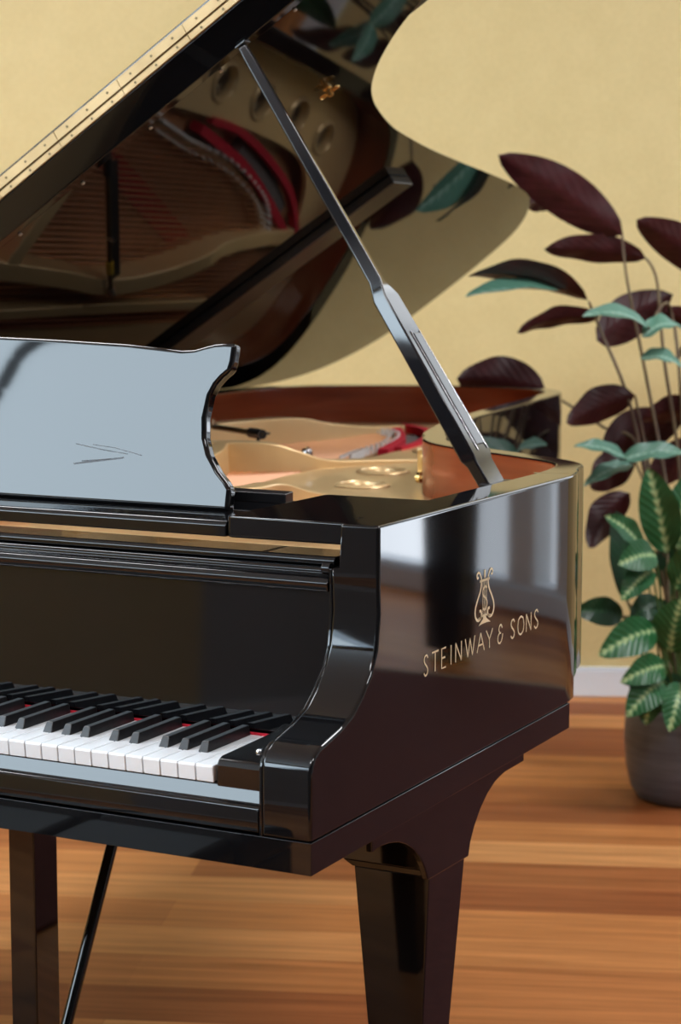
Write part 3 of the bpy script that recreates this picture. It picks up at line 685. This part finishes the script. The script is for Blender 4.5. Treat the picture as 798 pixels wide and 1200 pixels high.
# ================================================================ the potted plants
PC = Vector((-.432, 2.768, 0))
plant = thing('potted_plant', 'tall leafy plant with purple leaf undersides in a charcoal pot by the gold wall', 'plant', PC)
def pp(mb, name, mat, **kw):
    return mb.build(name, mat, plant, **kw)
def off(mb):
    mb.v = [tuple(Vector(v) - PC) for v in mb.v]; return mb
mb = MB(); mb.lathe([(.0, .0), (.098, .0), (.112, .006), (.128, .03), (.141, .085), (.1455, .15), (.1435, .205), (.139, .232), (.134, .236), (.129, .232), (.130, .19), (.0, .19)], (0, 0, 0), 64)
pp(mb, 'pot', POT, smooth=40)
mb = MB(); mb.lathe([(.129, .205), (.09, .214), (.04, .210), (0, .213)], (0, 0, 0), 32); pp(mb, 'soil', SOIL, smooth=60)
LEAVES=[
 ('P', -0.639, 2.85, 1.371, -0.876, 2.619, 1.56, 0.128, 10.0, 0.03),
 ('P', -0.825, 2.879, 1.453, -0.873, 2.798, 1.447, 0.059, 20.0, 0.01),
 ('P', -0.602, 2.918, 1.317, -0.793, 2.711, 1.337, 0.084, 25.0, 0.02),
 ('P', -0.689, 2.746, 1.213, -0.913, 2.527, 1.271, 0.097, 50.0, 0.05),
 ('T', -0.733, 2.715, 1.23, -0.908, 2.5, 1.223, 0.112, 75.0, 0.02),
 ('P', -0.712, 2.898, 1.168, -0.876, 2.753, 1.132, 0.068, 35.0, 0.03),
 ('P', -0.715, 2.889, 1.109, -0.567, 3.037, 1.225, 0.126, 10.0, 0.02),
 ('T', -0.532, 2.739, 1.149, -0.646, 2.594, 1.179, 0.066, 60.0, 0.03),
 ('T', -0.545, 2.729, 1.125, -0.465, 2.795, 1.147, 0.074, 60.0, 0.03),
 ('T', -0.553, 2.741, 1.075, -0.46, 2.785, 1.055, 0.066, 60.0, 0.02),
 ('P', -0.437, 3.051, 1.258, -0.595, 2.821, 1.407, 0.111, 15.0, 0.03),
 ('P', -0.454, 3.047, 1.125, -0.583, 2.966, 1.183, 0.069, 20.0, 0.02),
 ('P', -0.859, 2.911, 0.979, -1.044, 2.764, 1.012, 0.133, 10.0, 0.03),
 ('P', -0.591, 2.821, 0.981, -0.719, 2.69, 0.916, 0.1, 15.0, 0.02),
 ('P', -0.452, 2.977, 0.94, -0.6, 2.876, 0.916, 0.085, 25.0, 0.02),
 ('P', -0.695, 2.883, 0.831, -0.519, 2.984, 0.912, 0.14, 10.0, 0.02),
 ('T', -0.567, 2.7, 0.834, -0.666, 2.598, 0.869, 0.05, 55.0, 0.02),
 ('T', -0.583, 2.692, 0.83, -0.438, 2.768, 0.847, 0.064, 50.0, 0.02),
 ('P', -0.598, 2.852, 0.816, -0.683, 2.766, 0.752, 0.108, 10.0, 0.02),
 ('T', -0.569, 2.753, 0.815, -0.657, 2.646, 0.769, 0.052, 50.0, 0.02),
 ('P', -0.605, 2.837, 0.736, -0.671, 2.729, 0.608, 0.101, 15.0, 0.03),
 ('P', -0.453, 2.988, 0.854, -0.589, 2.902, 0.737, 0.114, 20.0, 0.02),
 ('P', -0.424, 3.026, 1.024, -0.517, 2.972, 0.981, 0.114, 20.0, 0.02),
 ('P', -0.398, 2.978, 1.404, -0.35, 3.139, 1.576, 0.134, 20.0, 0.03),
 ('P', -0.417, 3.058, 1.236, -0.31, 3.229, 1.257, 0.114, 20.0, 0.03),
 ('P', -0.398, 2.932, 1.071, -0.281, 3.099, 1.024, 0.123, 20.0, 0.03),
 ('T', -0.413, 2.829, 1.198, -0.301, 2.88, 1.157, 0.107, 40.0, 0.03),
 ('P', -0.571, 3.069, 1.062, -0.48, 3.29, 1.1, 0.17, 50.0, 0.03),
 ('V', -0.468, 2.72, 0.61, -0.501, 2.664, 0.82, 0.107, 5.0, 0.02),
 ('V', -0.508, 2.646, 0.629, -0.567, 2.548, 0.714, 0.061, 30.0, 0.02),
 ('G', -0.58, 2.758, 0.477, -0.623, 2.789, 0.697, 0.096, 15.0, 0.03),
 ('V', -0.469, 2.63, 0.617, -0.527, 2.53, 0.602, 0.086, 20.0, 0.02),
 ('V', -0.474, 2.623, 0.581, -0.522, 2.544, 0.515, 0.071, 25.0, 0.02),
 ('G', -0.555, 2.655, 0.459, -0.648, 2.565, 0.478, 0.077, 15.0, 0.02),
 ('V', -0.459, 2.611, 0.441, -0.55, 2.468, 0.396, 0.1, 15.0, 0.03),
 ('G', -0.47, 2.681, 0.497, -0.527, 2.623, 0.454, 0.072, 25.0, 0.02),
 ('V', -0.427, 2.594, 0.36, -0.5, 2.485, 0.333, 0.079, 15.0, 0.03),
 ('V', -0.432, 2.586, 0.324, -0.487, 2.492, 0.251, 0.09, 20.0, 0.03),
 ('V', -0.389, 2.608, 0.32, -0.396, 2.533, 0.216, 0.082, 10.0, 0.03),
 ('V', -0.451, 2.752, 0.613, -0.435, 2.763, 0.798, 0.094, 15.0, 0.02),
 ('V', -0.434, 2.67, 0.532, -0.353, 2.67, 0.64, 0.1, 20.0, 0.02),
 ('V', -0.411, 2.636, 0.447, -0.316, 2.612, 0.489, 0.099, 20.0, 0.02),
 ('V', -0.432, 2.64, 0.383, -0.394, 2.61, 0.523, 0.108, 30.0, 0.02),
 ('V', -0.391, 2.612, 0.36, -0.283, 2.596, 0.333, 0.099, 20.0, 0.02),
 ('G', -0.456, 2.75, 0.372, -0.518, 2.735, 0.496, 0.097, 20.0, 0.02),
 ('G', -0.459, 2.821, 0.487, -0.496, 2.824, 0.644, 0.112, 20.0, 0.02),
 ('V', -0.38, 2.676, 0.371, -0.27, 2.685, 0.44, 0.1, 20.0, 0.02),
 ('G', -0.422, 2.84, 0.487, -0.314, 2.906, 0.571, 0.112, 20.0, 0.02),
 ('V', -0.422, 2.799, 0.599, -0.364, 2.845, 0.722, 0.102, 20.0, 0.02),
 ('G', -0.416, 2.699, 0.259, -0.479, 2.628, 0.308, 0.088, 20.0, 0.02),
 ('V', -0.367, 2.638, 0.296, -0.305, 2.612, 0.205, 0.084, 15.0, 0.03),
 ('G', -0.443, 2.922, 0.343, -0.505, 2.967, 0.484, 0.124, 30.0, 0.02),
 ('G', -0.407, 2.877, 0.29, -0.305, 2.981, 0.258, 0.122, 30.0, 0.02),
 ('G', -0.479, 2.636, 0.369, -0.511, 2.586, 0.288, 0.078, 20.0, 0.02),
 ('V', -0.449, 2.599, 0.316, -0.462, 2.557, 0.22, 0.073, 20.0, 0.02),
]
STEMS=[
  [(-0.432,2.792,0.175),(-0.522,2.806,0.612),(-0.597,2.814,0.946),(-0.694,2.847,1.142),(-0.687,2.747,1.209)],
  [(-0.427,2.795,0.175),(-0.499,2.829,0.696),(-0.576,2.858,1.028),(-0.623,2.843,1.258),(-0.641,2.850,1.373)],
  [(-0.425,2.818,0.170),(-0.496,2.898,0.774),(-0.548,2.912,1.068),(-0.574,2.925,1.258),(-0.602,2.918,1.317)],
  [(-0.414,2.801,0.175),(-0.497,2.915,0.900),(-0.557,2.981,1.194),(-0.532,2.738,1.147)],
  [(-0.417,2.833,0.168),(-0.447,2.968,0.855),(-0.437,3.051,1.258)],
  [(-0.419,2.799,0.175),(-0.510,2.835,0.610),(-0.598,2.852,0.816)],
  [(-0.423,2.797,0.175),(-0.540,2.817,0.758),(-0.591,2.821,0.981)],
  [(-0.445,2.840,0.163),(-0.589,2.911,0.800),(-0.708,2.919,0.892),(-0.859,2.911,0.979)],
  [(-0.404,2.806,0.175),(-0.407,2.904,0.904),(-0.398,2.978,1.404)],
  [(-0.427,2.740,0.186),(-0.471,2.693,0.422),(-0.563,2.651,0.459)],
  [(-0.427,2.740,0.186),(-0.452,2.702,0.422),(-0.468,2.720,0.610)],
  [(-0.422,2.742,0.186),(-0.468,2.689,0.381),(-0.580,2.758,0.477)],
  [(-0.418,2.744,0.186),(-0.440,2.764,0.413),(-0.442,2.758,0.623)],
]

TOW = Vector((.454, -.891, 0))                                            # leaves turn towards the room
def leaf(kind, bx, by, bz, tx, ty, tz, w, roll, sag, idx):
    B, Tp = Vector((bx, by, bz)), Vector((tx, ty, tz)); ax = Tp - B; Ln = ax.length; a = ax.normalized()
    s0 = a.cross(TOW).normalized(); nrm = s0.cross(a).normalized()          # nrm faces the room
    rr = R(roll if idx % 2 else -roll)
    s_ = s0 * math.cos(rr) + nrm * math.sin(rr); nn = nrm * math.cos(rr) - s0 * math.sin(rr)
    up = 1 if kind in 'TVG' else -1
    if (nn * up).z < 0: s_ = s0 * math.cos(rr) - nrm * math.sin(rr); nn = nrm * math.cos(rr) + s0 * math.sin(rr)
    top = nn * up
    NV, NU = 16, 8; vs = []; uv = []; rnd = random.Random(idx)
    k1 = rnd.uniform(.42, .6); wav = rnd.uniform(.0015, .004); ph = rnd.uniform(0, 6)
    for i in range(NV + 1):
        v = i / NV
        wd = (math.sin(math.pi * min(1, max(0, v)) ** (.82 + .2 * k1))) ** .62 if 0 < v < 1 else .0
        wd *= 1 - .18 * v
        c = B + ax * v + top * (sag * math.sin(math.pi * v) * .5) + Vector((0, 0, sag * .25 * math.sin(math.pi * v)))
        for j in range(NU + 1):
            u_ = j / NU - .5
            q = c + s_ * (w * wd * u_) + top * (abs(u_) * w * .30 * wd) + top * wav * math.sin(v * 15 + ph + u_ * 4) * abs(u_) * 2
            vs.append(q - PC); uv.append((u_ * wd * .98 + .5, v))
    fs = []
    for i in range(NV):
        for j in range(NU):
            f = (i * (NU + 1) + j, i * (NU + 1) + j + 1, (i + 1) * (NU + 1) + j + 1, (i + 1) * (NU + 1) + j); fs.append(f)
    # face normal must be 'top'
    a_, b_, c_ = vs[fs[len(fs) // 2][0]], vs[fs[len(fs) // 2][1]], vs[fs[len(fs) // 2][2]]
    if (b_ - a_).cross(c_ - a_).dot(top) < 0: fs = [f[::-1] for f in fs]
    me = bpy.data.meshes.new('leaf'); me.from_pydata(vs, [], fs)
    ul = me.uv_layers.new(name='UVMap')
    for lp in me.loops: ul.data[lp.index].uv = uv[lp.vertex_index]
    me.materials.append({'P': LEAF_P, 'T': LEAF_T, 'V': LEAF_V, 'G': LEAF_G}[kind])
    me.polygons.foreach_set('use_smooth', [True] * len(me.polygons))
    o = bpy.data.objects.new('leaf', me); COL.objects.link(o); o.parent = plant
    # petiole
    mb = MB(); foot = Vector((PC.x + (B.x - PC.x) * .25, PC.y + (B.y - PC.y) * .25, max(.21, B.z - .34)))
    if kind in 'VG':
        foot = Vector((PC.x + max(-.07, min(.07, (B.x - PC.x) * .4)), PC.y + max(-.07, min(.07, (B.y - PC.y) * .4)), .205))
        mid = (foot + B) / 2 + Vector((0, 0, .03))
        mb.tube(spline([foot, mid, B, B + ax * .08], 4), .0035, 6, 0, .002); off(mb); pp(mb, 'leaf_stalk', STEMG, smooth=60)
    return o
LABEL = {'P': 'leaf showing its purple underside', 'T': 'leaf showing its pale teal upper side', 'V': 'leaf with pale feathered markings', 'G': 'plain dark green leaf'}
for i, L in enumerate(LEAVES):
    leaf(*L, i)['label'] = LABEL[L[0]]
for S in STEMS:
    mb = MB(); P = [Vector(p) for p in S]; P[0] = Vector((PC.x + (P[0].x - PC.x) * .6, PC.y + (P[0].y - PC.y) * .6, .205))
    mb.tube(spline(P, 6), .0055, 8, 0, .003); off(mb); pp(mb, 'stem', STEM, smooth=60)

# ================================================================ seen only in the polished side: dark pedestal added for a dark mirrored shape
c = rm(2.58, -.86); pd = thing('standin', 'black tapered pedestal on a brass foot added for the dark shape mirrored in the case', 'standin', c)
mb = MB(); mb.hexa([(-.062, -.062, .05), (.062, -.062, .05), (.062, .062, .05), (-.062, .062, .05)], [(-.08, -.08, .95), (.08, -.08, .95), (.08, .08, .95), (-.08, .08, .95)]); mb.box(-.12, .12, -.12, .12, .95, .98)
mb.build('column', BLACK, pd, bevel=.004)
mb = MB(); mb.lathe([(.07, 0), (.07, .012), (.05, .025), (.04, .04), (.045, .052)], (0, 0, 0), 24); mb.build('foot', BRASS, pd, smooth=40)

# ================================================================ rug to the right, out of frame, added to darken the treble side's reflection
DARKENM = noisy('darkener_wool', (.10, .027, .024), (.17, .052, .042), (70, 70, 70), rough=1., bump=.5)
ru = thing('darkener', 'dark red wool rug added unseen right of the piano to darken its mirrored side', 'darkener', (1.38, 1.8, 0))
mb = MB(); mb.box(-1.24, 1.24, -2.0, 2.0, .0005, .010); mb.build('pile', DARKENM, ru, bevel=.003)
mb = MB()
for v_ in (-2.0, 2.0): mb.box(-1.24, 1.24, v_ - .05, v_ + .05, .0005, .006)
mb.build('fringe', pbr('darkener_fringe', (.35, .28, .2), .9), ru)

# ================================================================ unseen arched stand-in for the dark band mirrored in the music desk
al_ = thing('arc_standin', 'dark arched stand-in by the left window for the dark band mirrored in the music desk', 'lamp', rm(-4.2, -4.66))
ARC = [(-4.66, 0.03), (-4.70, .9), (-4.76, 1.6), (-4.82, 1.98), (-4.87, 2.13), (-4.90, 2.235), (-4.935, 2.29), (-4.98, 2.335), (-5.05, 2.375), (-5.14, 2.43), (-5.24, 2.53), (-5.34, 2.66), (-5.44, 2.75), (-5.55, 2.77), (-5.64, 2.73)]
lo_ = rm(-4.2, -4.66)
mb = MB(); mb.tube([rm(-4.2, p.x, p.y) - lo_ for p in spline([(v, z, 0) for v, z in ARC], 5)], .022, 12); mb.build('arm', SATIN, al_, smooth=50)
mb = MB(); mb.lathe([(.16, 0), (.16, .025), (.14, .035), (.03, .04)], (0, 0, 0), 32); mb.build('base', SATIN, al_, smooth=40)
mb = MB(); mb.lathe([(.02, .0), (.05, -.01), (.09, -.06), (.10, -.10), (.095, -.10), (.08, -.055), (.0, -.02)], rm(-4.2, -5.65, 2.75) - lo_, 28); mb.build('lamp_shade', SATIN, al_, smooth=40)

# ================================================================ the bench, an unseen stand-in for the dark shape mirrored in the case
bn = thing('bench_standin', 'black padded bench before the keyboard, unseen stand-in for the dark shape mirrored in the case', 'bench', (XC - .02, -.50, 0))
LEATHER = noisy('black_leather', (.006, .007, .008), (.012, .013, .014), (40, 40, 40), rough=.45, bump=.2)
mb = MB()
for i in range(3):
    for j in range(2): mb.box(-.385 + .257 * i + .003, -.385 + .257 * (i + 1) - .003, -.18 + .18 * j + .003, -.18 + .18 * (j + 1) - .003, .43, .495)
mb.build('seat', LEATHER, bn, bevel=.02, seg=4)
mb = MB(); mb.box(-.375, .375, -.172, .172, .36, .432); mb.build('frame', BLACK, bn, bevel=.003)
for sx in (-1, 1):
    for sy in (-1, 1):
        mb = MB(); x, y = sx * .345, sy * .145
        mb.hexa([(x - .018, y - .018, 0), (x + .018, y - .018, 0), (x + .018, y + .018, 0), (x - .018, y + .018, 0)], [(x - .028, y - .026, .37), (x + .028, y - .026, .37), (x + .028, y + .026, .37), (x - .028, y + .026, .37)])
        mb.build('leg', BLACK, bn, bevel=.002)

# ================================================================ light and camera
def area(name, loc, rot, sx, sy, power, col):
    l = bpy.data.lights.new(name, 'AREA'); l.shape = 'RECTANGLE'; l.size = sx; l.size_y = sy; l.energy = power; l.color = col
    o = bpy.data.objects.new(name, l); COL.objects.link(o); o.location = loc; o.rotation_euler = rot; return o
for u_, v_ in ((-2.2, -2.2), (1.0, -2.4), (-2.0, -5.2), (1.6, -5.4)):
    area('fill_light', rm(u_, v_, H - .02), (0, 0, TH), 1.1, .6, FILL, (.95, .97, 1.))  # overhead fill added for even brightness, no fixtures
w_ = bpy.data.worlds.new('world'); sc.world = w_; w_.use_nodes = True
w_.node_tree.nodes['Background'].inputs[0].default_value = (.7, .8, 1, 1); w_.node_tree.nodes['Background'].inputs[1].default_value = .4

cd = bpy.data.cameras.new('camera'); cam = bpy.data.objects.new('camera', cd); COL.objects.link(cam)
cam.location = (.9887, -1.8661, 1.2884); cam.rotation_euler = (math.pi / 2 - .1214, 0, .472)
cd.sensor_fit = 'VERTICAL'; cd.sensor_height = 36; cd.sensor_width = 24; cd.lens = 69.96
cd.dof.use_dof = True; cd.dof.focus_distance = 2.45; cd.dof.aperture_fstop = 7.1
cd.clip_start = .05; sc.camera = cam
sc.view_settings.view_transform = 'Standard'; sc.view_settings.look = 'None'; sc.view_settings.gamma = 1.; sc.view_settings.use_curve_mapping = False
sc.view_settings.exposure = EXPO
sc.cycles.use_denoising = True; sc.cycles.max_bounces = 10; sc.cycles.glossy_bounces = 6; sc.cycles.diffuse_bounces = 4; sc.cycles.sample_clamp_indirect = 6
